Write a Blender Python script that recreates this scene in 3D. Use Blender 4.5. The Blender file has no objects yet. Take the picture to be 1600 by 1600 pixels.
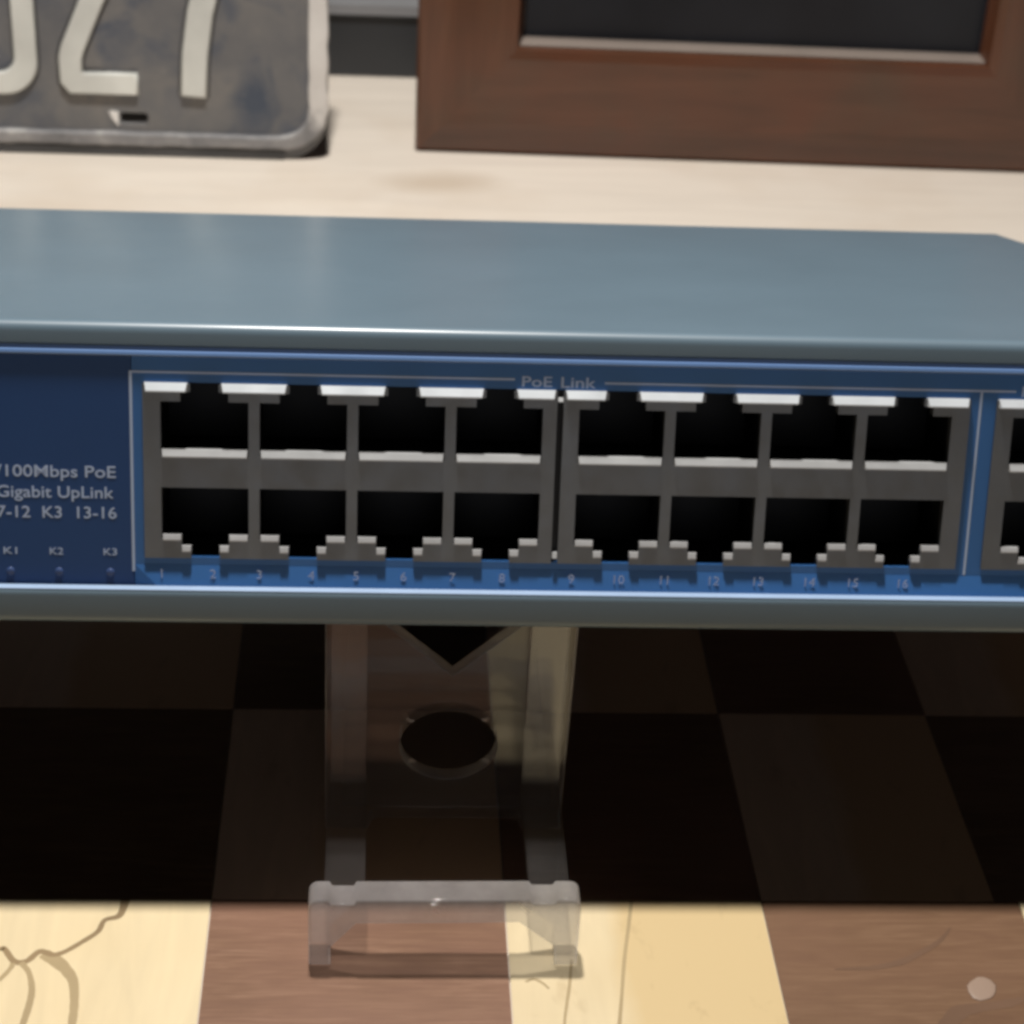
import bpy, bmesh, math, random
from mathutils import Vector, Matrix
random.seed(4)
MM = 0.001
sc = bpy.context.scene
COL = sc.collection

# ------------------------------------------------------------------ camera
def setup_camera():
    cd = bpy.data.cameras.new('camera')
    cam = bpy.data.objects.new('camera', cd); COL.objects.link(cam)
    r = Vector((0.99753368, -0.05008408, 0.04917451))
    u = Vector((-0.01604258, 0.51936326, 0.85440297))
    f = Vector((0.06833142, 0.85308463, -0.51727887))
    m = Matrix((r, u, -f)).transposed().to_4x4()
    m.translation = Vector((-26.323, -242.091, 212.395)) * MM
    cam.matrix_world = m
    cd.sensor_width = 36.0
    cd.lens = 3114.09 / 1600 * 36.0
    cd.clip_start = 0.01; cd.clip_end = 20
    cd.dof.use_dof = True
    cd.dof.focus_distance = 0.272
    cd.dof.aperture_fstop = 48
    sc.camera = cam
setup_camera()

# ------------------------------------------------------------------ light
w = bpy.data.worlds.new('World'); sc.world = w; w.use_nodes = True
w.node_tree.nodes['Background'].inputs[0].default_value = (1.0, 0.76, 0.60, 1)
w.node_tree.nodes['Background'].inputs[1].default_value = 0.004

def area(name, loc, target, size, power, color):
    d = bpy.data.lights.new(name, 'AREA'); d.shape = 'DISK'; d.size = size
    d.energy = power; d.color = color
    o = bpy.data.objects.new(name, d); COL.objects.link(o)
    o.location = Vector(loc) * MM
    dirv = (Vector(target) - Vector(loc)).normalized()
    o.rotation_euler = dirv.to_track_quat('-Z', 'Y').to_euler()
    return o
area('ceiling_lamp', (-45, 107, 600), (-20, 100, 0), 0.036, 4.7, (1.0, 0.965, 0.91))
area('front_fill', (60, -1500, 260), (0, 0, 60), 1.2, 1.2, (0.93, 0.93, 0.98))  # large low fill, added to brighten the front of the switch

sc.view_settings.view_transform = 'Standard'
sc.view_settings.look = 'None'
sc.view_settings.exposure = 0.0
sc.view_settings.gamma = 1.0
sc.cycles.filter_width = 3.4
sc.cycles.max_bounces = 10
sc.cycles.transparent_max_bounces = 24
sc.cycles.caustics_reflective = False
sc.cycles.caustics_refractive = False

# ------------------------------------------------------------------ helpers
def link_obj(name, me, mat=None, parent=None):
    o = bpy.data.objects.new(name, me); COL.objects.link(o)
    if mat is not None:
        if not me.materials: me.materials.append(mat)
    if parent is not None: o.parent = parent
    return o

def bm_obj(name, bm, mat, parent=None, bevel=0, seg=2, smooth=False):
    if bevel:
        bmesh.ops.bevel(bm, geom=[e for e in bm.edges if e.is_manifold and e.calc_face_angle(0) > 0.5],
                        offset=bevel * MM, segments=seg, affect='EDGES', clamp_overlap=True)
    bmesh.ops.recalc_face_normals(bm, faces=bm.faces)
    me = bpy.data.meshes.new(name); bm.to_mesh(me); bm.free()
    if smooth:
        for p in me.polygons: p.use_smooth = True
    return link_obj(name, me, mat, parent)

def add_box(bm, x0, x1, y0, y1, z0, z1):
    v = [bm.verts.new(Vector(c) * MM) for c in
         ((x0, y0, z0), (x1, y0, z0), (x1, y1, z0), (x0, y1, z0), (x0, y0, z1), (x1, y0, z1), (x1, y1, z1), (x0, y1, z1))]
    for f in ((0, 3, 2, 1), (4, 5, 6, 7), (0, 1, 5, 4), (1, 2, 6, 5), (2, 3, 7, 6), (3, 0, 4, 7)):
        bm.faces.new([v[i] for i in f])

def add_prism(bm, prof, u0, u1, t0=0.0, t1=0.0):
    """profile of (d, w) points pulled along u; t0 / t1 slant the ends by d depth"""
    n = len(prof)
    dm = max(p[0] for p in prof)
    a = [bm.verts.new(Vector((u0 + t0 * (dm - p[0]), p[0], p[1])) * MM) for p in prof]
    b = [bm.verts.new(Vector((u1 - t1 * (dm - p[0]), p[0], p[1])) * MM) for p in prof]
    for i in range(n):
        j = (i + 1) % n
        bm.faces.new((a[i], a[j], b[j], b[i]))
    bm.faces.new(a[::-1]); bm.faces.new(b)

def arc(cx, cy, r, a0, a1, n=5):
    return [(cx + r * math.cos(math.radians(a0 + (a1 - a0) * i / n)), cy + r * math.sin(math.radians(a0 + (a1 - a0) * i / n))) for i in range(n + 1)]

def curve_mesh(polys, depth, bevel=0.0, res=2):
    """flat outlines (holes allowed) of x,z points -> solid mesh facing -Y, front at y=0, back at y=depth"""
    cu = bpy.data.curves.new('outline', 'CURVE'); cu.dimensions = '2D'; cu.fill_mode = 'BOTH'
    for pts in polys:
        s = cu.splines.new('POLY'); s.points.add(len(pts) - 1); s.use_cyclic_u = True
        for p, q in zip(s.points, pts): p.co = (q[0] * MM, q[1] * MM, 0, 1)
    cu.extrude = (depth / 2 - bevel) * MM; cu.bevel_depth = bevel * MM; cu.bevel_resolution = res
    if bevel: cu.offset = -bevel * MM
    o = bpy.data.objects.new('outline', cu); COL.objects.link(o)
    dg = bpy.context.evaluated_depsgraph_get(); dg.update()
    me = bpy.data.meshes.new_from_object(o.evaluated_get(dg))
    bpy.data.objects.remove(o); bpy.data.curves.remove(cu)
    for v in me.vertices:
        x, y, z = v.co; v.co = (x, depth / 2 * MM - z, y)
    me.materials.clear()
    return me

def text_mesh(body, height, width=None, bold=0.0, depth=0.03):
    cu = bpy.data.curves.new('text', 'FONT'); cu.body = body; cu.size = 1.0
    cu.extrude = 0.001; cu.offset = bold; cu.resolution_u = 4
    o = bpy.data.objects.new('text', cu); COL.objects.link(o)
    dg = bpy.context.evaluated_depsgraph_get(); dg.update()
    me = bpy.data.meshes.new_from_object(o.evaluated_get(dg))
    bpy.data.objects.remove(o); bpy.data.curves.remove(cu)
    xs = [v.co.x for v in me.vertices]; x0, x1 = min(xs), max(xs)
    cap = 0.72; s = height / cap
    sx = s if width is None else width / (x1 - x0)
    for v in me.vertices:
        x, y, z = v.co
        v.co = Vector(((x - (x0 + x1) / 2) * sx, -depth if z > 0 else 0, y * s)) * MM
    me.materials.clear()
    return me

def stroke_poly(pts, hw):
    """outline of a polyline stroke with mitred joins"""
    L, R = [], []
    n = len(pts)
    P = [Vector(p) for p in pts]
    for i in range(n):
        if i == 0: d = (P[1] - P[0]).normalized(); nrm = Vector((-d.y, d.x)); k = 1
        elif i == n - 1: d = (P[-1] - P[-2]).normalized(); nrm = Vector((-d.y, d.x)); k = 1
        else:
            d0 = (P[i] - P[i - 1]).normalized(); d1 = (P[i + 1] - P[i]).normalized()
            n0 = Vector((-d0.y, d0.x)); n1 = Vector((-d1.y, d1.x)); nrm = (n0 + n1).normalized()
            k = 1 / max(0.5, nrm.dot(n0))
        L.append(tuple(P[i] + nrm * hw * k)); R.append(tuple(P[i] - nrm * hw * k))
    return L + R[::-1]

def round_rect(x0, x1, z0, z1, r, n=8):
    return (arc(x1 - r, z0 + r, r, -90, 0, n) + arc(x1 - r, z1 - r, r, 0, 90, n) +
            arc(x0 + r, z1 - r, r, 90, 180, n) + arc(x0 + r, z0 + r, r, 180, 270, n))

def thing(name, label, cat, loc=(0, 0, 0), rot=(0, 0, 0), group=None):
    o = bpy.data.objects.new(name, None); COL.objects.link(o)
    o.empty_display_size = 0.01
    o.location = Vector(loc) * MM; o.rotation_euler = rot
    o['label'] = label; o['category'] = cat
    if group: o['group'] = group
    return o

# ------------------------------------------------------------------ materials
class NT:
    def __init__(self, name):
        self.m = bpy.data.materials.new(name); self.m.use_nodes = True
        self.t = self.m.node_tree; self.n = self.t.nodes; self.l = self.t.links
        self.b = self.n['Principled BSDF']; self.out = self.n['Material Output']
    def node(self, typ, **kw):
        x = self.n.new(typ)
        for k, v in kw.items(): setattr(x, k, v)
        return x
    def link(self, a, b): self.l.new(a, b)
    def coords(self, scale=(1, 1, 1), rot=(0, 0, 0), loc=(0, 0, 0)):
        tc = self.node('ShaderNodeTexCoord'); mp = self.node('ShaderNodeMapping')
        mp.inputs['Scale'].default_value = scale; mp.inputs['Rotation'].default_value = rot; mp.inputs['Location'].default_value = loc
        self.link(tc.outputs['Object'], mp.inputs[0]); return mp.outputs[0]
    def noise(self, vec, scale, detail=4, rough=0.55, dist=0.0):
        x = self.node('ShaderNodeTexNoise'); x.inputs['Scale'].default_value = scale
        x.inputs['Detail'].default_value = detail; x.inputs['Roughness'].default_value = rough; x.inputs['Distortion'].default_value = dist
        self.link(vec, x.inputs['Vector']); return x.outputs['Fac']
    def ramp(self, fac, stops):
        x = self.node('ShaderNodeValToRGB'); e = x.color_ramp.elements
        while len(e) < len(stops): e.new(0.5)
        for k, (p, c) in zip(e, stops):
            k.position = p; k.color = (*c, 1) if len(c) == 3 else c
        self.link(fac, x.inputs[0]); return x.outputs[0]
    def mix(self, fac, a, b, mode='MIX'):
        x = self.node('ShaderNodeMix', data_type='RGBA', blend_type=mode)
        for s, v in ((x.inputs['Factor'], fac), (x.inputs['A'], a), (x.inputs['B'], b)):
            if hasattr(v, 'is_linked') or hasattr(v, 'links'): self.link(v, s)
            elif isinstance(v, (int, float)): s.default_value = v
            else: s.default_value = (*v, 1)
        return x.outputs['Result']
    def node_dist(self, c, k):
        tc = self.node('ShaderNodeTexCoord'); a = self.node('ShaderNodeVectorMath', operation='SUBTRACT'); self.link(tc.outputs['Object'], a.inputs[0]); a.inputs[1].default_value = c
        m = self.node('ShaderNodeVectorMath', operation='MULTIPLY'); self.link(a.outputs[0], m.inputs[0]); m.inputs[1].default_value = k
        l = self.node('ShaderNodeVectorMath', operation='LENGTH'); self.link(m.outputs[0], l.inputs[0]); return l.outputs['Value']
    def math(self, op, a, b=None):
        x = self.node('ShaderNodeMath', operation=op)
        for i, v in enumerate((a, b)):
            if v is None: continue
            if isinstance(v, (int, float)): x.inputs[i].default_value = v
            else: self.link(v, x.inputs[i])
        return x.outputs[0]
    def bump(self, h, strength, dist=0.0002):
        x = self.node('ShaderNodeBump'); x.inputs['Strength'].default_value = strength; x.inputs['Distance'].default_value = dist
        self.link(h, x.inputs['Height']); self.link(x.outputs[0], self.b.inputs['Normal'])
    def set(self, **kw):
        for k, v in kw.items():
            s = self.b.inputs[k]
            if isinstance(v, (int, float)): s.default_value = v
            elif isinstance(v, tuple): s.default_value = (*v, 1) if len(v) == 3 else v
            else: self.link(v, s)
        return self

def mat_paint(name, col, rough=0.4, vary=0.06, spec=0.5, grain=0.12, metallic=0.0, coat=0.0):
    t = NT(name); v = t.coords()
    big = t.noise(v, 28, 4); fine = t.noise(v, 1800, 2)
    dark = tuple(c * (1 - vary * 2) for c in col); lite = tuple(min(1, c * (1 + vary * 2)) for c in col)
    c = t.ramp(big, [(0.3, dark), (0.7, lite)])
    t.set(**{'Base Color': c, 'Roughness': t.ramp(t.noise(v, 60, 5), [(0.3, (rough - .02,) * 3), (0.7, (rough + .03,) * 3)]),
             'Coat Weight': coat, 'Coat Roughness': 0.23, 'Specular IOR Level': spec, 'Metallic': metallic})
    t.bump(fine, grain, 0.00003)
    return t.m

def mat_steel(name, col, rough, metal=0.9):
    t = NT(name); v = t.coords((1, 1, 1))
    n1 = t.noise(v, 120, 5)
    t.set(**{'Base Color': t.ramp(n1, [(0.3, tuple(c * .85 for c in col)), (0.75, col)]), 'Metallic': metal,
             'Roughness': t.ramp(t.noise(v, 260, 4), [(0.3, (rough - .06,) * 3), (0.7, (rough + .08,) * 3)])})
    t.bump(t.noise(t.coords((1, 1, 12)), 300, 3), 0.08, 0.00003)
    return t.m

def mat_walnut(name, seed, tint=(1, 1, 1)):
    t = NT(name); o = seed * 0.37
    v = t.coords((5, 38, 30), loc=(o, o * 2, o))
    g1 = t.noise(v, 9, 6, 0.62, 1.2)
    v2 = t.coords((14, 300, 120), loc=(o, o, 0))
    g2 = t.noise(v2, 7, 4, 0.6, 0.3)
    big = t.noise(t.coords((1, 1, 1), loc=(o, 0, o)), 32, 4)
    k = lambda c: tuple(a * b for a, b in zip(c, tint))
    c = t.ramp(g1, [(0.25, k((0.165, 0.092, 0.060))), (0.5, k((0.225, 0.134, 0.082))), (0.78, k((0.312, 0.198, 0.130)))])
    c = t.mix(t.ramp(g2, [(0.42, (0, 0, 0)), (0.60, (.75, .75, .75))]), c, k((0.175, 0.098, 0.060)))
    c = t.mix(t.ramp(big, [(0.35, (0, 0, 0)), (0.75, (.55, .55, .55))]), c, k((0.31, 0.18, 0.125)))
    t.set(**{'Base Color': c, 'Roughness': 0.38, 'Specular IOR Level': 0.4})
    t.bump(g2, 0.15, 0.00005)
    return t.m

def mat_maple(name, seed, base=(0.80, 0.63, 0.36), split=False):
    t = NT(name); o = seed * 0.53
    v = t.coords((40, 6, 20), loc=(o, o, o))
    g = t.noise(v, 6, 5, 0.55, 0.8)
    big = t.noise(t.coords(loc=(o, o, 0)), 40, 4)
    c = t.ramp(g, [(0.25, tuple(a * .90 for a in base)), (0.75, tuple(min(1, a * 1.05) for a in base))])
    c = t.mix(t.ramp(big, [(0.4, (0, 0, 0)), (0.8, (.5, .5, .5))]), c, (base[0] * .93, base[1] * .88, base[2] * .80))
    if split:      # a band of warmer heartwood along one side, with a wavering border
        tc = t.node('ShaderNodeTexCoord'); sx = t.node('ShaderNodeSeparateXYZ'); t.link(tc.outputs['Object'], sx.inputs[0])
        wob = t.math('MULTIPLY', t.math('SUBTRACT', t.noise(t.coords((1, 1, 1)), 60, 3), 0.5), 0.006)
        xx = t.math('ADD', sx.outputs[0], wob)
        f = t.ramp(t.math('MULTIPLY', xx, 20.0), [(0.30, (0, 0, 0)), (0.37, (1, 1, 1))])
        c = t.mix(f, c, tuple(a * b for a, b in zip(base, (0.90, 0.83, 0.70))))
        knots = t.ramp(t.noise(t.coords((1, .6, 1)), 170, 3, .6, .6), [(0.60, (0, 0, 0)), (0.72, (.35, .35, .35))])
        c = t.mix(knots, c, tuple(a * b for a, b in zip(base, (0.62, 0.55, 0.45))))
    t.set(**{'Base Color': c, 'Roughness': 0.42, 'Specular IOR Level': 0.4})
    t.bump(g, 0.1, 0.00005)
    return t.m

def mat_table():
    t = NT('pale_table_wood')
    g = t.noise(t.coords((3, 26, 10)), 5, 5, .55, .6)
    b = t.noise(t.coords(), 14, 4)
    c = t.ramp(g, [(0.3, (0.70, 0.625, 0.545)), (0.75, (0.79, 0.71, 0.62))])
    c = t.mix(t.ramp(b, [(0.5, (0, 0, 0)), (0.72, (.6, .6, .6))]), c, (0.64, 0.535, 0.43))
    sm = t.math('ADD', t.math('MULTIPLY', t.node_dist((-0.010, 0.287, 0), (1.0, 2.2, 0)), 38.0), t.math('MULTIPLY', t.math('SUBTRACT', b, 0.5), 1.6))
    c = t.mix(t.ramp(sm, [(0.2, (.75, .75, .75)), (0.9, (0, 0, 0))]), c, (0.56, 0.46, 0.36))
    t.set(**{'Base Color': c, 'Roughness': 0.5, 'Specular IOR Level': 0.35})
    return t.m

def mat_frame(name, axis):
    t = NT(name)
    sc_ = (5, 60, 60) if axis == 'x' else (60, 60, 5)
    g = t.noise(t.coords(sc_), 4, 5, .6, .8)
    b = t.noise(t.coords(), 34, 4)
    c = t.ramp(g, [(0.25, (0.066, 0.025, 0.012)), (0.75, (0.118, 0.047, 0.024))])
    c = t.mix(t.ramp(b, [(0.4, (0, 0, 0)), (0.75, (.6, .6, .6))]), c, (0.125, 0.038, 0.017))
    c = t.mix(t.ramp(t.noise(t.coords(loc=(3, 1, 2)), 26, 4), [(0.5, (0, 0, 0)), (0.8, (.7, .7, .7))]), c, (0.070, 0.048, 0.030))
    t.set(**{'Base Color': c, 'Roughness': 0.30, 'Specular IOR Level': 0.6})
    t.bump(g, 0.1, 0.0001)
    return t.m

def mat_plate():
    t = NT('worn_plate_paint'); v = t.coords()
    a = t.noise(v, 26, 6, .62, .5); b = t.noise(v, 55, 5, .6, 1.0); f = t.noise(v, 420, 4, .7)
    c = t.ramp(a, [(0.28, (0.10, 0.106, 0.125)), (0.5, (0.165, 0.165, 0.17)), (0.75, (0.24, 0.225, 0.21))])
    c = t.mix(t.ramp(b, [(0.50, (0, 0, 0)), (0.76, (.85, .85, .85))]), c, (0.062, 0.082, 0.125))
    patch = t.math('ADD', t.math('MULTIPLY', t.node_dist((-0.0625, 0, 0.0165), (1.6, 0, .75)), 90.0), t.math('MULTIPLY', t.math('SUBTRACT', b, 0.5), 2.6))
    c = t.mix(t.ramp(patch, [(0.30, (.85, .85, .85)), (0.95, (0, 0, 0))]), c, (0.05, 0.07, 0.11))
    c = t.mix(t.ramp(f, [(0.6, (0, 0, 0)), (0.75, (.45, .45, .45))]), c, (0.30, 0.29, 0.28))
    t.set(**{'Base Color': c, 'Roughness': 0.5, 'Metallic': 0.15})
    t.bump(a, 0.35, 0.0006)
    return t.m

def mat_rim():
    t = NT('worn_white_rim_paint'); v = t.coords()
    tc = t.node('ShaderNodeTexCoord'); sx = t.node('ShaderNodeSeparateXYZ'); t.link(tc.outputs['Object'], sx.inputs[0])
    n = t.noise(v, 70, 6, .65)
    # white paint survives along the upright side, is rubbed off along the bottom
    h = t.math('ADD', t.math('MULTIPLY', sx.outputs[2], 55.0), t.math('MULTIPLY', t.math('SUBTRACT', n, 0.5), 1.6))
    c = t.mix(t.ramp(h, [(0.45, (0, 0, 0)), (0.85, (1, 1, 1))]), t.ramp(n, [(0.35, (0.16, 0.16, 0.17)), (0.7, (0.36, 0.35, 0.35))]), t.ramp(n, [(0.3, (0.60, 0.57, 0.55)), (0.6, (0.74, 0.72, 0.70))]))
    t.set(**{'Base Color': c, 'Roughness': 0.5}); t.bump(n, .4, .0004)
    return t.m

def mat_acrylic(name, cloud, tint=(0.94, 0.945, 0.955)):
    """sheet acrylic: clear, mirror-like skin stronger at grazing angles, a little scattered light in it"""
    t = NT(name); t.n.remove(t.b)
    tr = t.node('ShaderNodeBsdfTransparent'); tr.inputs[0].default_value = (*tint, 1)
    gl = t.node('ShaderNodeBsdfGlossy'); gl.inputs['Roughness'].default_value = 0.05
    lw = t.node('ShaderNodeLayerWeight'); lw.inputs['Blend'].default_value = 0.5
    p = t.math('POWER', lw.outputs['Facing'], 5.0)
    fr = t.math('ADD', t.math('MULTIPLY', p, 0.9), 0.06)
    m1 = t.node('ShaderNodeMixShader'); t.link(fr, m1.inputs[0]); t.link(tr.outputs[0], m1.inputs[1]); t.link(gl.outputs[0], m1.inputs[2])
    df = t.node('ShaderNodeBsdfDiffuse'); df.inputs[0].default_value = (0.93, 0.92, 0.95, 1)
    tl = t.node('ShaderNodeBsdfTranslucent'); tl.inputs[0].default_value = (0.93, 0.92, 0.95, 1)
    m3 = t.node('ShaderNodeMixShader'); m3.inputs[0].default_value = 0.6
    t.link(df.outputs[0], m3.inputs[1]); t.link(tl.outputs[0], m3.inputs[2])
    n = t.noise(t.coords(), 130, 4)
    cl = t.math('MULTIPLY', t.ramp(n, [(0.3, (.6, .6, .6)), (0.75, (1, 1, 1))]), cloud)
    m2 = t.node('ShaderNodeMixShader'); t.link(cl, m2.inputs[0]); t.link(m1.outputs[0], m2.inputs[1]); t.link(m3.outputs[0], m2.inputs[2])
    t.link(m2.outputs[0], t.out.inputs[0])
    return t.m

M = {}
M['case'] = mat_paint('grey_blue_case_paint', (0.134, 0.194, 0.246), 0.42, 0.02, 0.4, 0.08, coat=0.5)
M['panel'] = mat_paint('blue_panel_paint', (0.047, 0.178, 0.49), 0.32, 0.04, 0.5, 0.05)
M['panel_left'] = mat_paint('navy_left_panel', (0.021, 0.074, 0.24), 0.36, 0.03, 0.4, 0.05)
M['print'] = mat_paint('pale_blue_print', (0.56, 0.70, 1.0), 0.5, 0.02)
M['steel'] = mat_steel('nickel_shield', (0.24, 0.252, 0.265), 0.45)
M['bright'] = mat_steel('bright_folded_steel', (0.90, 0.95, 1.0), 0.33, 0.2)
M['mid_steel'] = mat_steel('folded_steel', (0.68, 0.69, 0.70), 0.35, 0.3)
M['dull_steel'] = mat_steel('dull_folded_steel', (0.62, 0.62, 0.63), 0.4, 0.3)
M['socket'] = mat_paint('black_socket_plastic', (0.008, 0.008, 0.010), 0.5, 0.02)
M['rimblue'] = mat_paint('blue_edge_highlight', (0.13, 0.235, 0.47), 0.35, 0.03)  # lighter blue: highlight on the panel's top edge, put into the colour
M['lip_highlight'] = mat_paint('painted_lip_highlight', (0.31, 0.43, 0.62), 0.4, 0.05)
M['led'] = mat_paint('clear_led_lens', (0.06, 0.105, 0.26), 0.3, 0.02)
M['table'] = mat_table()
M['frame_x'] = mat_frame('dark_brown_frame_wood', 'x')
M['frame_z'] = mat_frame('dark_brown_frame_wood_upright', 'z')
M['lip'] = mat_paint('lit_frame_lip', (0.23, 0.19, 0.165), 0.4, 0.06)  # paler colour stands in for light from above on the bottom lip
M['pane'] = mat_paint('dark_pane', (0.016, 0.0175, 0.022), 0.30, 0.10, 0.2)
M['back'] = mat_paint('brown_card', (0.10, 0.07, 0.05), 0.8, 0.05)
M['plate'] = mat_plate(); M['rim'] = mat_rim()
M['digit'] = mat_paint('off_white_digit_paint', (0.64, 0.65, 0.62), 0.5, 0.12)
M['plate_dark'] = mat_paint('dark_plate_metal', (0.055, 0.055, 0.058), 0.5, 0.2)
M['chip'] = mat_paint('bare_white_chip', (0.82, 0.80, 0.78), 0.5, 0.02)
M['boxdark'] = mat_paint('charcoal_box', (0.028, 0.030, 0.034), 0.45, 0.05)
M['boxlid'] = mat_paint('grey_box_lid', (0.26, 0.26, 0.27), 0.4, 0.05)
M['acr'] = mat_acrylic('clear_acrylic', 0.03)
M['acr_arm'] = mat_acrylic('clear_acrylic_arm', 0.035)
M['acr_reflect'] = mat_acrylic('hazy_acrylic_reflection', 0.07)
M['acr_edge'] = mat_acrylic('cloudy_acrylic', 0.45)
M['acr_front'] = mat_acrylic('milky_acrylic', 0.38)  # milkier mix for the front bar
M['spalt'] = mat_paint('spalt_line_brown', (0.30, 0.205, 0.10), 0.5, 0.12)
M['spalt_soft'] = mat_paint('spalt_line_pale', (0.43, 0.32, 0.17), 0.5, 0.10)
M['spot'] = mat_paint('pale_spot_tone', (0.36, 0.255, 0.195), 0.35, 0.05)

# ------------------------------------------------------------------ table with inlaid chequered squares
bm = bmesh.new(); add_box(bm, -700, 700, -420, 640, -22, -0.5)
table = bm_obj('tabletop', bm, M['table'], None, 2)
table['kind'] = 'structure'
XS = [-188, -142, -96.5, -50.6, -5.3, 35.1, 72.6, 115, 159]
YS = [-160, -110, -60, -8.5, 40.2, 90, 140, 190]
wal = [mat_walnut('walnut', 1), mat_walnut('walnut_warm', 2, (1.08, 1.0, 1.0)), mat_walnut('walnut_tan', 3, (0.84, 0.80, 0.72))]
map_ = [mat_maple('maple', 1, (0.84, 0.69, 0.44)), mat_maple('maple_two_tone', 2, (0.78, 0.64, 0.41), True), mat_maple('maple_pale', 3, (0.80, 0.65, 0.40)), mat_maple('maple_shade_tint', 5, (0.82, 0.565, 0.40), True)]  # last maple is redder: warm tint of the shaded squares, put into the wood
# parity: front row (j=2): columns 2 and 4 are maple, 3 and 5 are walnut
SQ = {}
def is_walnut(i, j): return (i + j) % 2 == 1
for j in range(len(YS) - 1):
    for i in range(len(XS) - 1):
        x0, x1, y0, y1 = XS[i], XS[i + 1], YS[j], YS[j + 1]
        if j == 2: x0, x1 = (76.3 if x == XS[6] else x for x in (x0, x1))
        bm = bmesh.new(); g = 0.10
        add_box(bm, g, x1 - x0 - g, g, y1 - y0 - g, -4, 0)
        if is_walnut(i, j):
            m = wal[1] if (i, j) == (3, 2) else wal[2] if (i, j) == (5, 2) else wal[(i + 2 * j) % 3]
        else:
            m = map_[0] if (i, j) == (2, 2) else map_[1] if (i, j) == (4, 2) else map_[3] if j > 2 else map_[(0, 2)[(i + j) // 2 % 2]]
        o = bm_obj('board_square', bm, m, table, 0.22, 2)
        o.location = Vector((x0, y0, 0)) * MM
        SQ[i, j] = o

def ribbon(name, pts, widths, mat, parent, z=0.03):
    """thin flat line of dark figure lying in the face of a square; pts in table mm"""
    off = Vector(parent.location)
    P = [Vector(p) for p in pts]
    # smooth (Catmull-Rom)
    Q, W = [], []
    for i in range(len(P) - 1):
        p0, p1, p2, p3 = P[max(0, i - 1)], P[i], P[i + 1], P[min(len(P) - 1, i + 2)]
        for k in range(6):
            s = k / 6
            Q.append(0.5 * ((2 * p1) + (-p0 + p2) * s + (2 * p0 - 5 * p1 + 4 * p2 - p3) * s * s + (-p0 + 3 * p1 - 3 * p2 + p3) * s ** 3))
            W.append(widths[i] * (1 - s) + widths[i + 1] * s)
    Q.append(P[-1]); W.append(widths[-1])
    bm = bmesh.new(); prev = None
    for i, q in enumerate(Q):
        d = (Q[min(i + 1, len(Q) - 1)] - Q[max(i - 1, 0)]).normalized(); n = Vector((-d.y, d.x))
        h = W[i] * (0.47 + 0.07 * random.random())
        a, b = q + n * h, q - n * h
        c = [bm.verts.new(Vector((p.x, p.y, z)) * MM - off) for p in (a, b)]
        if prev: bm.faces.new((prev[0], prev[1], c[1], c[0]))
        prev = c
    return bm_obj(name, bm, mat, parent)

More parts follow.
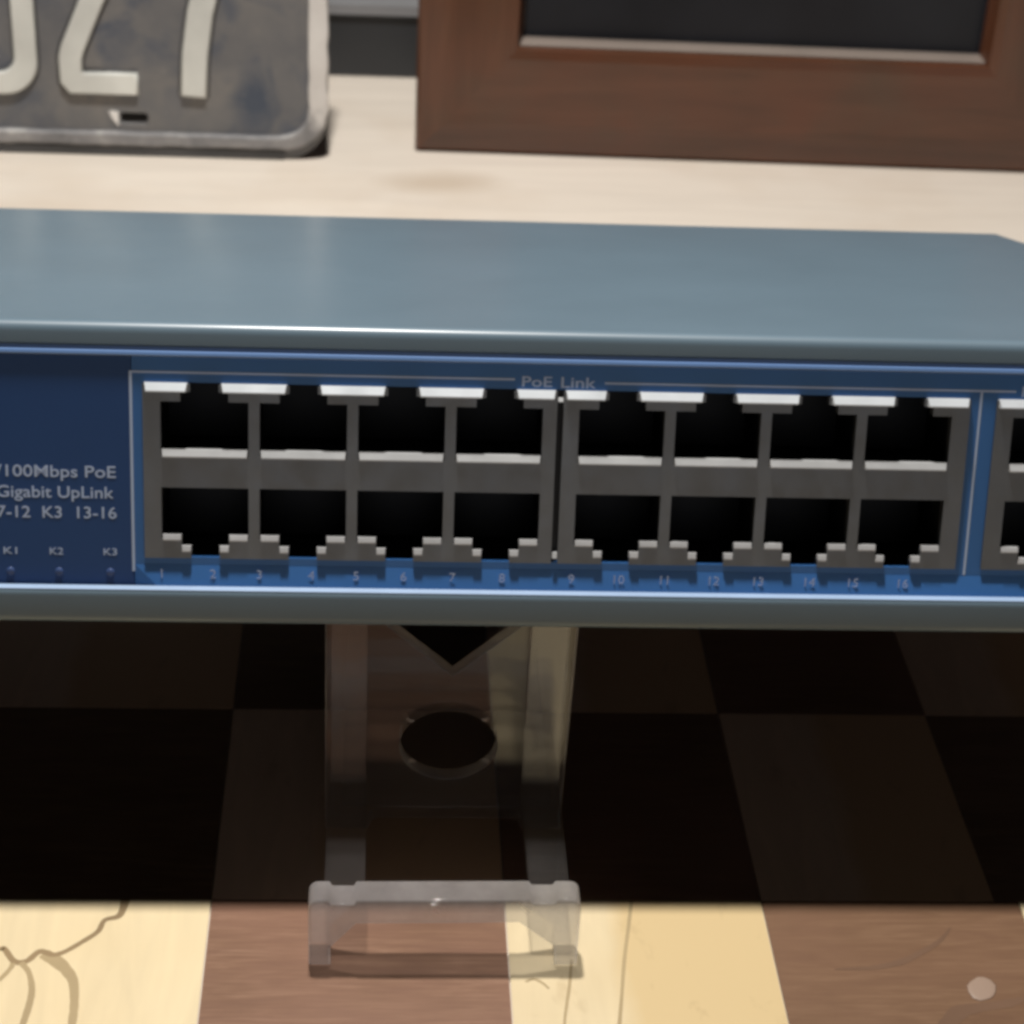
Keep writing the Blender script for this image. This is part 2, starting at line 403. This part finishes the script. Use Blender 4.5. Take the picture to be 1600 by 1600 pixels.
# ------------------------------------------------------------------ unprojected marks on the front squares
def marks():
    s = SQ[2, 2]
    # x px, y px -> table mm via the fitted view (values measured once, written out in mm)
    ribbon('grain_line', [(-63.7, -8.6), (-64.2, -12.1), (-66.3, -13.2), (-67.0, -15.6), (-68.8, -17.6), (-71.3, -19.9), (-73.0, -20.6), (-75.0, -19.9), (-76.6, -21.9), (-78.4, -22.0), (-80.2, -19.5), (-80.9, -19.4), (-83.7, -20.8)],
           [1.5, 1.0, .8, .8, .8, .8, .9, 1.0, 1.0, 1.0, .9, .8, .8], M['spalt'], s)
    ribbon('grain_line', [(-78.6, -22.3), (-78.7, -23.3), (-79.9, -25.6), (-82.1, -27.9)], [.8, .7, .7, .7], M['spalt_soft'], s, .035)
    ribbon('grain_line', [(-77.4, -22.2), (-77.0, -22.7), (-75.9, -24.4), (-75.0, -27.6), (-74.9, -30.7), (-75.2, -34.5), (-75.3, -36.9), (-75.8, -44)], [.9, .9, .8, 1.0, 1.0, 1.0, 1.0, 1], M['spalt_soft'], s, .04)
    ribbon('grain_line', [(-74.4, -20.3), (-72.0, -22.2), (-70.3, -24.2), (-69.2, -26.4), (-68.5, -30.8), (-68.3, -34.5), (-68.1, -37.6), (-68.4, -44)], [1.9, 2.1, 1.7, 1.4, 1.2, 1.2, 1.2, 1.2], M['spalt_soft'], s, .022)
    s = SQ[4, 2]
    ribbon('grain_line', [(14.6, -8.6), (13.5, -14.7), (12.2, -21.6), (11.0, -29.6), (10.2, -34.7), (9.5, -40)], [.6, .5, .55, .5, .6, .6], M['spalt_soft'], s)
    ribbon('grain_line', [(4.2, -21.6), (3.5, -26.9), (2.8, -30.8), (2.2, -34.6), (1.8, -40)], [.4, .5, .45, .4, .5], M['spalt_soft'], s)
    ribbon('grain_line', [(-3.0, -26.2), (-1.8, -25.6), (-0.5, -26.4), (0.4, -27.6)], [.3, .4, .4, .3], M['spalt_soft'], s, .035)
    s = SQ[5, 2]
    ribbon('grain_line', [(44, -23.5), (50, -23.2), (54.5, -22.0), (58.0, -20.0), (61.5, -17.5), (64, -14.5)], [.2, .9, 1.2, 1.0, .8, .2], bpy.data.materials['walnut_dark_line'], s)
    ribbon('grain_line', [(55, -38.5), (58.5, -35), (61.0, -32.4), (64.5, -31.4), (69, -30.6), (73, -29.0)], [1.2, 2.4, 2.6, 1.6, 1.6, .5], bpy.data.materials['walnut_dark_line'], s)
    bm = bmesh.new()
    bmesh.ops.create_uvsphere(bm, u_segments=14, v_segments=8, radius=1.0)
    for v in bm.verts:
        k = 1 + 0.03 * math.sin(5 * math.atan2(v.co.y, v.co.x)) + 0.16 * math.sin(2 * math.atan2(v.co.y, v.co.x) + .6)
        v.co = Vector((v.co.x * 2.1 * k, v.co.y * 2.7 * k, v.co.z * 0.16)) * MM + (Vector((65.6, -27.6, 0)) * MM - Vector(s.location))
    bm_obj('pale_spot', bm, M['spot'], s, smooth=True)  # pale flattened spot on the walnut
mat_paint('walnut_dark_line', (0.165, 0.092, 0.055), 0.4, 0.1)
marks()

# ------------------------------------------------------------------ charcoal box at the back
t = thing('storage_box', 'low charcoal box with a paler grey lid behind the gap between plate and picture frame', 'box', (-20, 376, -0.5))
bm = bmesh.new(); add_box(bm, -190, 260, 0, 90, 0, 20.3); bm_obj('box_body', bm, M['boxdark'], t, 0.8)
bm = bmesh.new(); add_box(bm, -192, 262, -1.5, 92, 20.4, 23.5); bm_obj('lid', bm, M['boxlid'], t, 0.8)

# ------------------------------------------------------------------ number plate
def worn_rect(x0, x1, z0, z1, r, amp):
    out = []
    pts = round_rect(x0, x1, z0, z1, r)
    for k, (a, b) in enumerate(zip(pts, pts[1:] + pts[:1])):
        n = max(1, int(math.hypot(b[0] - a[0], b[1] - a[1]) / 3.0))
        for q in range(n):
            out.append((a[0] + (b[0] - a[0]) * q / n + random.uniform(-amp, amp), a[1] + (b[1] - a[1]) * q / n + random.uniform(-amp, amp) * .6))
    return out
t = thing('number_plate', 'worn grey metal number plate with raised white figures standing on the pale table', 'number plate', (0, 302.5, -0.5), (math.radians(-1.5), 0, 0))
X0, X1, Z0, Z1 = -330, -41.6, 0.0, 108
slot = round_rect(-100.2, -92.4, 9.4, 12.4, 1.0, 3)
me = curve_mesh([round_rect(X0, X1, Z0, Z1, 13), slot], 1.4, 0.3); link_obj('plate_sheet', me, M['plate'], t)
me = curve_mesh([worn_rect(X0 + .3, X1 - .1, Z0 + 3.0, Z1 - .4, 12, .32), worn_rect(X0 + 5.8, X1 - 5.4, Z0 + 7.0, Z1 - 5.8, 8.4, .22)], 2.4, 0.8, 3)
o = link_obj('rim', me, M['rim'], t); o.location = (0, -1.5 * MM, 0)
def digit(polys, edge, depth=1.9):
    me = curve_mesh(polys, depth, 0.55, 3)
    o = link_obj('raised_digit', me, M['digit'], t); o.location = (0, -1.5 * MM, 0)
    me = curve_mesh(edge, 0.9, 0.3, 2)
    e = link_obj('dark_edge', me, M['plate_dark'], o); e.location = (0, 1.0 * MM, 0)  # darker outline around each figure
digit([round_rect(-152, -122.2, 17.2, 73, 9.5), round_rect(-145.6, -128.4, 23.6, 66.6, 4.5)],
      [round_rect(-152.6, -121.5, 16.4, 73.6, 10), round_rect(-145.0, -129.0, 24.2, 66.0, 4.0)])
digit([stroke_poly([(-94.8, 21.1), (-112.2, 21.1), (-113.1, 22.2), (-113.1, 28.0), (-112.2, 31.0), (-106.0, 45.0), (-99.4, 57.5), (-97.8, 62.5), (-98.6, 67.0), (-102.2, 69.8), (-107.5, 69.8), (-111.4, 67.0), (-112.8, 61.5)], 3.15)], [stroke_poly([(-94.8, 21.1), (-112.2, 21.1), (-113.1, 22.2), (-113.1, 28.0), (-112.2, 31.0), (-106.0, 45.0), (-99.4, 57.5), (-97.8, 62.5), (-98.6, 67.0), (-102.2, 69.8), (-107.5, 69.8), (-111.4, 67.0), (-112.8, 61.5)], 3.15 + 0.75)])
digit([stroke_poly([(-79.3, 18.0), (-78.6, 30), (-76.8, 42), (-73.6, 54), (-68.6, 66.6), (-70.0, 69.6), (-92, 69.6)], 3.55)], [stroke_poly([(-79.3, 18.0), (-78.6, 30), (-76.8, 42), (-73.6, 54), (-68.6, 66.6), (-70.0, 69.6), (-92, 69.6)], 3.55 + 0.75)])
bm = bmesh.new(); add_box(bm, -103.2, -100.6, -0.5, 0.4, 8.6, 12.8)
for v in bm.verts:
    if v.co.x < -0.102 and v.co.z < 0.011: v.co.z += 0.0022; v.co.x += .0008
bm_obj('paint_chip', bm, M['chip'], t, 0.2)
# folded-over outer corner, a darker strip along the bottom below the rim
bm = bmesh.new(); add_prism(bm, [(-0.9, 0.2), (-1.0, 2.6), (-0.4, 3.0), (0.0, 3.0), (0.0, 0.2)], -320, -54); bm_obj('turned_edge', bm, M['plate_dark'], t)

# ------------------------------------------------------------------ picture frame
t = thing('picture_frame', 'dark brown wooden picture frame holding a black pane', 'picture frame', (0, 310.3, -0.5), (math.radians(-1.0), 0, math.radians(-1.2)))
OX0, OX1, OZ0, OZ1 = -16.6, 176.0, 0.3, 236.0
IX0, IX1, IZ0, IZ1 = 13.6, 145.6, 34.6, 205.0
# profile across a rail: k = 0 outer edge .. 1 inner edge, y depth
prof = [(0.0, 16.0), (0.0, 1.8), (0.03, 0.6), (0.24, -1.6), (0.30, -2.0), (0.86, -2.7), (0.94, -2.3), (0.968, 0.5), (0.968, 16.0)]
lipp = [(0.965, -1.0), (0.99, 2.0), (0.99, 5.0), (0.965, 5.0)]
def rail(side, prof, name, mat):
    bm = bmesh.new(); A, B = [], []
    for k, y in prof:
        xl, xr = OX0 + (IX0 - OX0) * k, OX1 + (IX1 - OX1) * k
        zb, zt = OZ0 + (IZ0 - OZ0) * k, OZ1 + (IZ1 - OZ1) * k
        a, b = {'bottom': ((xl, zb), (xr, zb)), 'top': ((xl, zt), (xr, zt)), 'left': ((xl, zb), (xl, zt)), 'right': ((xr, zb), (xr, zt))}[side]
        A.append(bm.verts.new(Vector((a[0], y, a[1])) * MM)); B.append(bm.verts.new(Vector((b[0], y, b[1])) * MM))
    n = len(A)
    for i in range(n): bm.faces.new((A[i], A[(i + 1) % n], B[(i + 1) % n], B[i]))
    bm.faces.new(A[::-1]); bm.faces.new(B)
    return bm_obj(name, bm, mat, t)
for side in ('bottom', 'top', 'left', 'right'):
    r = rail(side, prof, 'frame_rail', M['frame_x' if side in ('bottom', 'top') else 'frame_z'])
    rail(side, lipp, 'inner_lip', M['lip'] if side == 'bottom' else M['frame_z']).parent = r
bm = bmesh.new(); add_box(bm, IX0 - 1.8, IX1 + 1.8, 6.2, 8.0, IZ0 - 1.8, IZ1 + 1.8); bm_obj('pane', bm, M['pane'], t)
bm = bmesh.new(); add_box(bm, IX0 - 1.8, IX1 + 1.8, 8.4, 11, IZ0 - 1.8, IZ1 + 1.8); bm_obj('backing_board', bm, M['back'], t)

# ------------------------------------------------------------------ clear acrylic stand
t = thing('display_stand', 'clear acrylic easel stand with a notched, round-holed plate under the switch', 'display stand', (-15, 0, 0))
def two_mat(me, main, edge, ydir=True):
    me.materials.append(main); me.materials.append(edge); me.materials.append(M['acr_arm'])
    for p in me.polygons: p.material_index = 0 if abs(p.normal.y) > 0.9 else 2 if p.normal.z < -0.3 else 1
YP = 8.0
plate = [(-33.6, 0.4), (-33.6, 44.2), (-26.8, 42.6), (-14.0, 31.0), (-1.4, 42.6), (5.0, 44.2), (4.4, 0.4), (-1.8, 0.4), (-2.4, 2.0), (-3.6, 2.6), (-25.0, 2.6), (-26.2, 2.0), (-26.8, 0.4)]
plate = [(x + 15, z) for x, z in plate]
hole = [(0.75 + 7.7 * math.cos(a), 17.4 + 6.7 * math.sin(a)) for a in [i * math.tau / 40 for i in range(40)]]
me = curve_mesh([plate, hole], 2.6, 0.15); two_mat(me, M['acr'], M['acr_edge'])
o = link_obj('back_plate', me, None, t); o.location = (0, YP * MM, 0)
bar = ([(-35.2, 0.05), (-31.9, 0.05), (-32.0, 3.4), (-28.2, 8.2), (-4.2, 8.5), (1.3, 3.8), (1.5, 0.05), (4.9, 0.05)] +
       arc(3.3, 11.4, 1.5, 0, 90, 4) + [(1.2, 12.9), (0.8, 12.2), (-2.3, 12.2), (-2.8, 12.9), (-28.2, 12.7), (-28.6, 11.9), (-31.8, 11.9), (-32.2, 12.7)] + arc(-33.7, 11.2, 1.5, 90, 180, 4))
me = curve_mesh([[(x + 15, z) for x, z in bar]], 4.5, 0.35); two_mat(me, M['acr_front'], M['acr_edge'])
o = link_obj('front_bar', me, None, t); o.location = (0, -22.8 * MM, 0)
for xa, xb in ((-33.0, -27.0), (-2.6, 3.4)):
    bm = bmesh.new(); add_box(bm, xa + 15, xb + 15, -18.1, 7.9, 9.2, 11.6)
    bm_obj('side_arm', bm, M['acr_arm'], t, 0.25)
for xa, xb in ((-32.6, -27.2), (-2.4, 3.4)):
    bm = bmesh.new(); add_box(bm, xa + 15, xb + 15, 5.6, 7.9, 11.7, 42.5)
    bm_obj('reflection_strip', bm, M['acr_reflect'], t, 0.25)  # hazy strips added to imitate the front posts mirrored in the plate
bm = bmesh.new(); add_box(bm, -16, 18, 10.8, 92, 2.7, 5.2); bm_obj('base_rail', bm, M['acr'], t, 0.25)
bm = bmesh.new(); add_box(bm, -16, 18, 92.2, 94.8, 0.2, 19.5); bm_obj('rear_upright', bm, M['acr'], t, 0.25)

# ------------------------------------------------------------------ network switch
TAU = 15.504
sw = thing('network_switch', 'grey blue network switch with rows of empty metal ports, tilted on a clear stand', 'network switch', (0, 0, 46.015), (math.radians(-TAU), 0, 0))
UL, UR, DD, HH = -165.0, 99.8, 119.0, 44.0
def case():
    bm = bmesh.new()
    def prof(D):
        outer = [(D, 0.0)] + [(-0.1 + 1.3 * math.cos(math.radians(a)), 1.3 + 1.3 * math.sin(math.radians(a))) for a in (270, 252, 234, 216, 198, 180)]
        outer += [(-1.4, 4.2)] + [(-0.7 + 0.7 * math.cos(math.radians(a)), 4.5 + 0.7 * math.sin(math.radians(a))) for a in (180, 150, 120, 90)]
        inner = [(1.8, 5.2), (1.8, 2.4), (D - 2, 2.4), (D - 2, 41.6), (1.8, 41.6), (1.8, 40.7)]
        top = [(0.25, 40.7), (0.0, 40.95), (0.0, 42.5)] + [(1.5 + 1.5 * math.cos(math.radians(a)), 42.5 + 1.5 * math.sin(math.radians(a))) for a in (165, 150, 135, 120, 105, 90)] + [(D, HH)]
        return outer + inner + top, outer + top
    st = [(UL, DD - 13), (UL + 2, DD), (97.9, DD), (UR, DD - 13)]
    rings = []
    for u, D in st:
        rings.append([bm.verts.new(Vector((u, d, w_)) * MM) for d, w_ in prof(D)[0]])
    n = len(rings[0])
    for a, b in zip(rings, rings[1:]):
        for i in range(n):
            f = bm.faces.new((a[i], a[(i + 1) % n], b[(i + 1) % n], b[i])); f.smooth = True
    for u, D, flip in ((UL - .01, DD - 13, False), (UR + .01, DD - 13, True)):
        vs = [bm.verts.new(Vector((u, d, w_)) * MM) for d, w_ in prof(D)[1]]
        bm.faces.new(vs if flip else vs[::-1])
    bmesh.ops.recalc_face_normals(bm, faces=bm.faces)
    me = bpy.data.meshes.new('case'); bm.to_mesh(me); bm.free()
    me.set_sharp_from_angle(angle=math.radians(32))
    return link_obj('case', me, M['case'], sw)
case()
bm = bmesh.new(); add_box(bm, UL + 3, UR - 3, 2.2, DD - 14, -0.5, -0.03); bm_obj('bounce_blocker', bm, M['socket'], sw)  # unseen dark sheet, added to cut light bounced under the switch

def grid_plate(bm, ub, wb, filled, d0, d1):
    """flat sheet built on a grid of cells; holes where filled() is False, with their side walls"""
    ub, wb = sorted(set(round(x, 4) for x in ub)), sorted(set(round(x, 4) for x in wb))
    V = {}
    def v(i, j, d):
        if (i, j, d) not in V: V[i, j, d] = bm.verts.new(Vector((ub[i], d, wb[j])) * MM)
        return V[i, j, d]
    nu, nw = len(ub) - 1, len(wb) - 1
    F = [[filled((ub[i] + ub[i + 1]) / 2, (wb[j] + wb[j + 1]) / 2) for j in range(nw)] for i in range(nu)]
    g = lambda i, j: 0 <= i < nu and 0 <= j < nw and F[i][j]
    for i in range(nu):
        for j in range(nw):
            if not F[i][j]: continue
            bm.faces.new((v(i, j, d0), v(i + 1, j, d0), v(i + 1, j + 1, d0), v(i, j + 1, d0)))
            bm.faces.new((v(i, j, d1), v(i, j + 1, d1), v(i + 1, j + 1, d1), v(i + 1, j, d1)))
            if not g(i - 1, j): bm.faces.new((v(i, j, d0), v(i, j + 1, d0), v(i, j + 1, d1), v(i, j, d1)))
            if not g(i + 1, j): bm.faces.new((v(i + 1, j, d0), v(i + 1, j, d1), v(i + 1, j + 1, d1), v(i + 1, j + 1, d0)))
            if not g(i, j - 1): bm.faces.new((v(i, j, d0), v(i, j, d1), v(i + 1, j, d1), v(i + 1, j, d0)))
            if not g(i, j + 1): bm.faces.new((v(i, j + 1, d0), v(i + 1, j + 1, d0), v(i + 1, j + 1, d1), v(i, j + 1, d1)))

PF = 0.15            # panel face depth
P = 13.97
blocks = [(-59.4, -0.62, [-(1.82 + P * (k + .5)) for k in range(4)][::-1]),
          (0.32, 59.55, [1.82 + P * (k + .5) for k in range(4)]),
          (63.4, 94.9, [63.4 + 1.78 + P * .5, 63.4 + 1.78 + P * 1.5])]
WT, WB = 35.35, 9.75
def cut(u, w_):
    if -0.9 < u < 0.6 and WB + .1 < w_ < WT + .25: return True
    return any(b[0] + .15 < u < b[1] - .15 for b in blocks) and WB + .1 < w_ < WT + 0.25
# blue face plate
bm = bmesh.new()
ub = [-60.9, 98.2] + [x for b in blocks for x in (b[0] + .15, b[1] - .15)]
grid_plate(bm, ub, [8.7, WB + .1, WT + .25, 39.2], lambda u, w_: not cut(u, w_), PF, 1.5)
bm_obj('front_panel', bm, M['panel'], sw)
bm = bmesh.new(); add_box(bm, UL + 1.6, -61.0, PF - .06, 1.5, 5.3, 39.2); bm_obj('name_panel', bm, M['panel_left'], sw)  # left part of the face plate, in a darker blue
# rounded top edge of the face plate and the sloping sill under the ports
bm = bmesh.new(); add_prism(bm, [(PF, 39.25), (PF - .25, 39.3), (PF - .42, 39.55), (PF - .3, 39.95), (PF, 40.1), (PF + .02, 40.62), (1.5, 40.62), (1.5, 39.25)], UL + 1.6, 98.2)
bm_obj('panel_rim', bm, M['rimblue'], sw)
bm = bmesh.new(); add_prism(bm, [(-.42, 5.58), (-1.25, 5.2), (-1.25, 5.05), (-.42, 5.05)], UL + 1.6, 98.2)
bm_obj('highlight_strip', bm, M['lip_highlight'], sw)  # pale strip painting the bright highlight along the lower lip
bm = bmesh.new()
SA, SB = (PF, 8.65), (-0.45, 5.3)
vs = [bm.verts.new(Vector(c) * MM) for c in ((-60.9, PF, 8.65), (98.2, PF, 8.65), (98.2, SB[0], 5.3), (-57.4, SB[0], 5.3), (-60.9, PF - .02, 5.3),
                                            (-60.9, 1.5, 8.65), (98.2, 1.5, 8.65), (98.2, 1.5, 5.3), (-60.9, 1.5, 5.3))]
for f in ((0, 1, 2, 3), (0, 3, 4), (0, 5, 6, 1), (0, 4, 8, 5), (1, 6, 7, 2), (2, 7, 8, 4, 3), (5, 8, 7, 6)): bm.faces.new([vs[i] for i in f])
bm_obj('lower_sill', bm, M['panel'], sw)
def sill_d(w_): return SA[0] + (SB[0] - SA[0]) * (8.65 - w_) / (8.65 - 5.3)

# port blocks
SF = -0.25       # shield face depth, proud of the panel
tri = lambda w0, w1, d0, d1: [(d0, w1), (d1, w0 + .18), (d1, w0), (d0 + .6, w0), (d0 + .6, w1)]
def port_block(b):
    u0, u1, cs = b
    ub, wb = [u0, u1], [WB, WT]
    OW, MW, NW = 6.2, 3.38, 2.02
    for c in cs: ub += [c - OW, c + OW, c - MW, c + MW, c - NW, c + NW]
    wb += [34.3, 32.9, 24.9, 20.3, 12.6, 10.95]
    def filled(u, w_):
        for c in cs:
            a = abs(u - c)
            if a < OW and 24.9 < w_ < 32.9: return False
            if a < MW and 32.9 < w_ < 34.3: return False
            if a < NW and w_ > 34.3: return False
            if a < OW and 12.6 < w_ < 20.3: return False
            if a < MW and 10.95 < w_ < 12.6: return False
            if a < NW and w_ < 10.95: return False
        return True
    bm = bmesh.new(); grid_plate(bm, ub, wb, filled, SF, 1.6)
    root = bm_obj('port_block', bm, M['steel'], sw)
    tabs = []
    edges = [u0] + [x for c in cs for x in (c - NW - .1, c + NW + .1)] + [u1]
    for a, bb in zip(edges[::2], edges[1::2]): tabs.append((a + .1, bb - .1))
    for a, bb in tabs:
        bm = bmesh.new(); add_prism(bm, tri(34.35, 35.55, SF - .02, SF - .62), a, bb, 0.35, 0.35)
        bm_obj('shield_tab', bm, M['bright'], root)
    for c in cs:
        bm = bmesh.new(); add_prism(bm, tri(24.85, 25.95, SF - .02, SF - .5), c - OW, c + OW, 0.25, 0.25)
        bm_obj('port_lip', bm, M['mid_steel'], root)
        for s in (-1, 1):
            a, bb = sorted((c + s * MW, c + s * (OW - .1)))
            bm = bmesh.new(); add_prism(bm, tri(12.45, 13.25, SF - .02, SF - .26), a, bb, .1, .1)
            bm_obj('latch_shoulder', bm, M['dull_steel'], root)
            a, bb = sorted((c + s * (NW - .05), c + s * (MW + .05)))
            bm = bmesh.new(); add_prism(bm, tri(10.75, 11.6, SF - .02, SF - .26), a, bb, .15, .15)
            bm_obj('latch_shoulder', bm, M['dull_steel'], root)
        for lo, hi, latch in ((24.9, 32.9, 35.3), (12.6, 20.3, 9.8)):
            bm = bmesh.new()
            z0, z1 = min(lo, latch), max(hi, latch)
            x0, x1 = c - OW - .3, c + OW + .3
            v = [bm.verts.new(Vector(q) * MM) for q in ((x0, 1.65, z0 - .3), (x1, 1.65, z0 - .3), (x1, 1.65, z1 + .3), (x0, 1.65, z1 + .3),
                                                        (x0, 14, z0 - .3), (x1, 14, z0 - .3), (x1, 14, z1 + .3), (x0, 14, z1 + .3))]
            for f in ((4, 5, 6, 7), (0, 1, 5, 4), (1, 2, 6, 5), (2, 3, 7, 6), (3, 0, 4, 7)): bm.faces.new([v[i] for i in f])
            bm_obj('socket', bm, M['socket'], root)
    return root
for b in blocks: port_block(b)

bm = bmesh.new(); add_box(bm, -0.9, 0.6, 1.0, 1.5, WB, WT + .2); bm_obj('seam_shadow_gap', bm, M['socket'], sw)
for z0, z1 in ((10.6, 11.4), (34.0, 34.5)):
    bm = bmesh.new(); add_prism(bm, [(SF - .02, z1), (SF - .3, z0), (SF + .6, z0), (SF + .6, z1)], -0.5, 0.2); bm_obj('spring_finger', bm, M['mid_steel'], sw)

# printed lines and lettering
def print_box(u0, u1, w0, w1, d=PF, name='printed_line'):
    bm = bmesh.new(); add_box(bm, u0, u1, d - .035, d + .2, w0, w1); return bm_obj(name, bm, M['print'], sw)
def lettering(body, u, w_, h, width=None, align='c', d=PF, tilt=0.0, bold=0.0):
    me = text_mesh(body, h, width, bold)
    xs = [v.co.x for v in me.vertices]; hw = (max(xs) - min(xs)) / 2 / MM
    uc = u - hw if align == 'r' else u + hw if align == 'l' else u
    o = link_obj('lettering', me, M['print'], sw); o.location = Vector((uc, d - .01, w_)) * MM
    o.rotation_euler = (tilt, 0, 0)
    return o
lw = 0.3
print_box(-61.0, -6.8, 36.85, 36.85 + lw); print_box(6.1, 66.1, 36.55, 36.55 + lw)
print_box(-61.25, -60.85, 7.6, 37.15, PF - .07); print_box(60.9, 61.25, 8.75, 36.5)
lettering('PoE', -3.6, 36.0, 1.55, 4.3, bold=.012); lettering('Link', 2.35, 35.95, 1.6, 5.0, bold=.012)
lettering('PoE', 69.0, 36.0, 1.55, 4.0, bold=.012)
lettering('10/100Mbps PoE', -63.35, 21.5, 1.75, 19.2, 'r', PF - .06, bold=.008)
lettering('Gigabit UpLink', -63.7, 18.45, 1.75, 16.5, 'r', PF - .06, bold=.008)
lettering('K2 7-12  K3  13-16', -63.35, 15.45, 1.75, 20.6, 'r', PF - .06, bold=.008)
for n_, (uk, ul) in enumerate(((-78.55, -78.6), (-72.0, -71.7), (-64.35, -64.4))):
    lettering('K%d' % (n_ + 1), uk, 9.95, 1.05, 1.9, d=PF - .06, bold=.006)
    bm = bmesh.new(); bmesh.ops.create_uvsphere(bm, u_segments=16, v_segments=8, radius=0.62 * MM)
    for v in bm.verts: v.co = Vector((v.co.x, v.co.y * .35, v.co.z)) + Vector((ul, PF - .06, 7.35)) * MM
    bm_obj('led', bm, M['led'], sw, smooth=True)
sill_tilt = -math.atan2(SA[0] - SB[0], 8.65 - 5.3)
for n_, uk in enumerate((-57.0, -49.66, -43.0, -35.5, -29.0, -22.1, -15.0, -7.73, 2.44, 9.5, 16.2, 23.6, 30.2, 37.9, 44.4, 51.9, 67.5, 74.5)):
    if n_ < 16: lettering(str(n_ + 1), uk, 6.75, 1.45, d=sill_d(6.75) - .02, tilt=-sill_tilt)
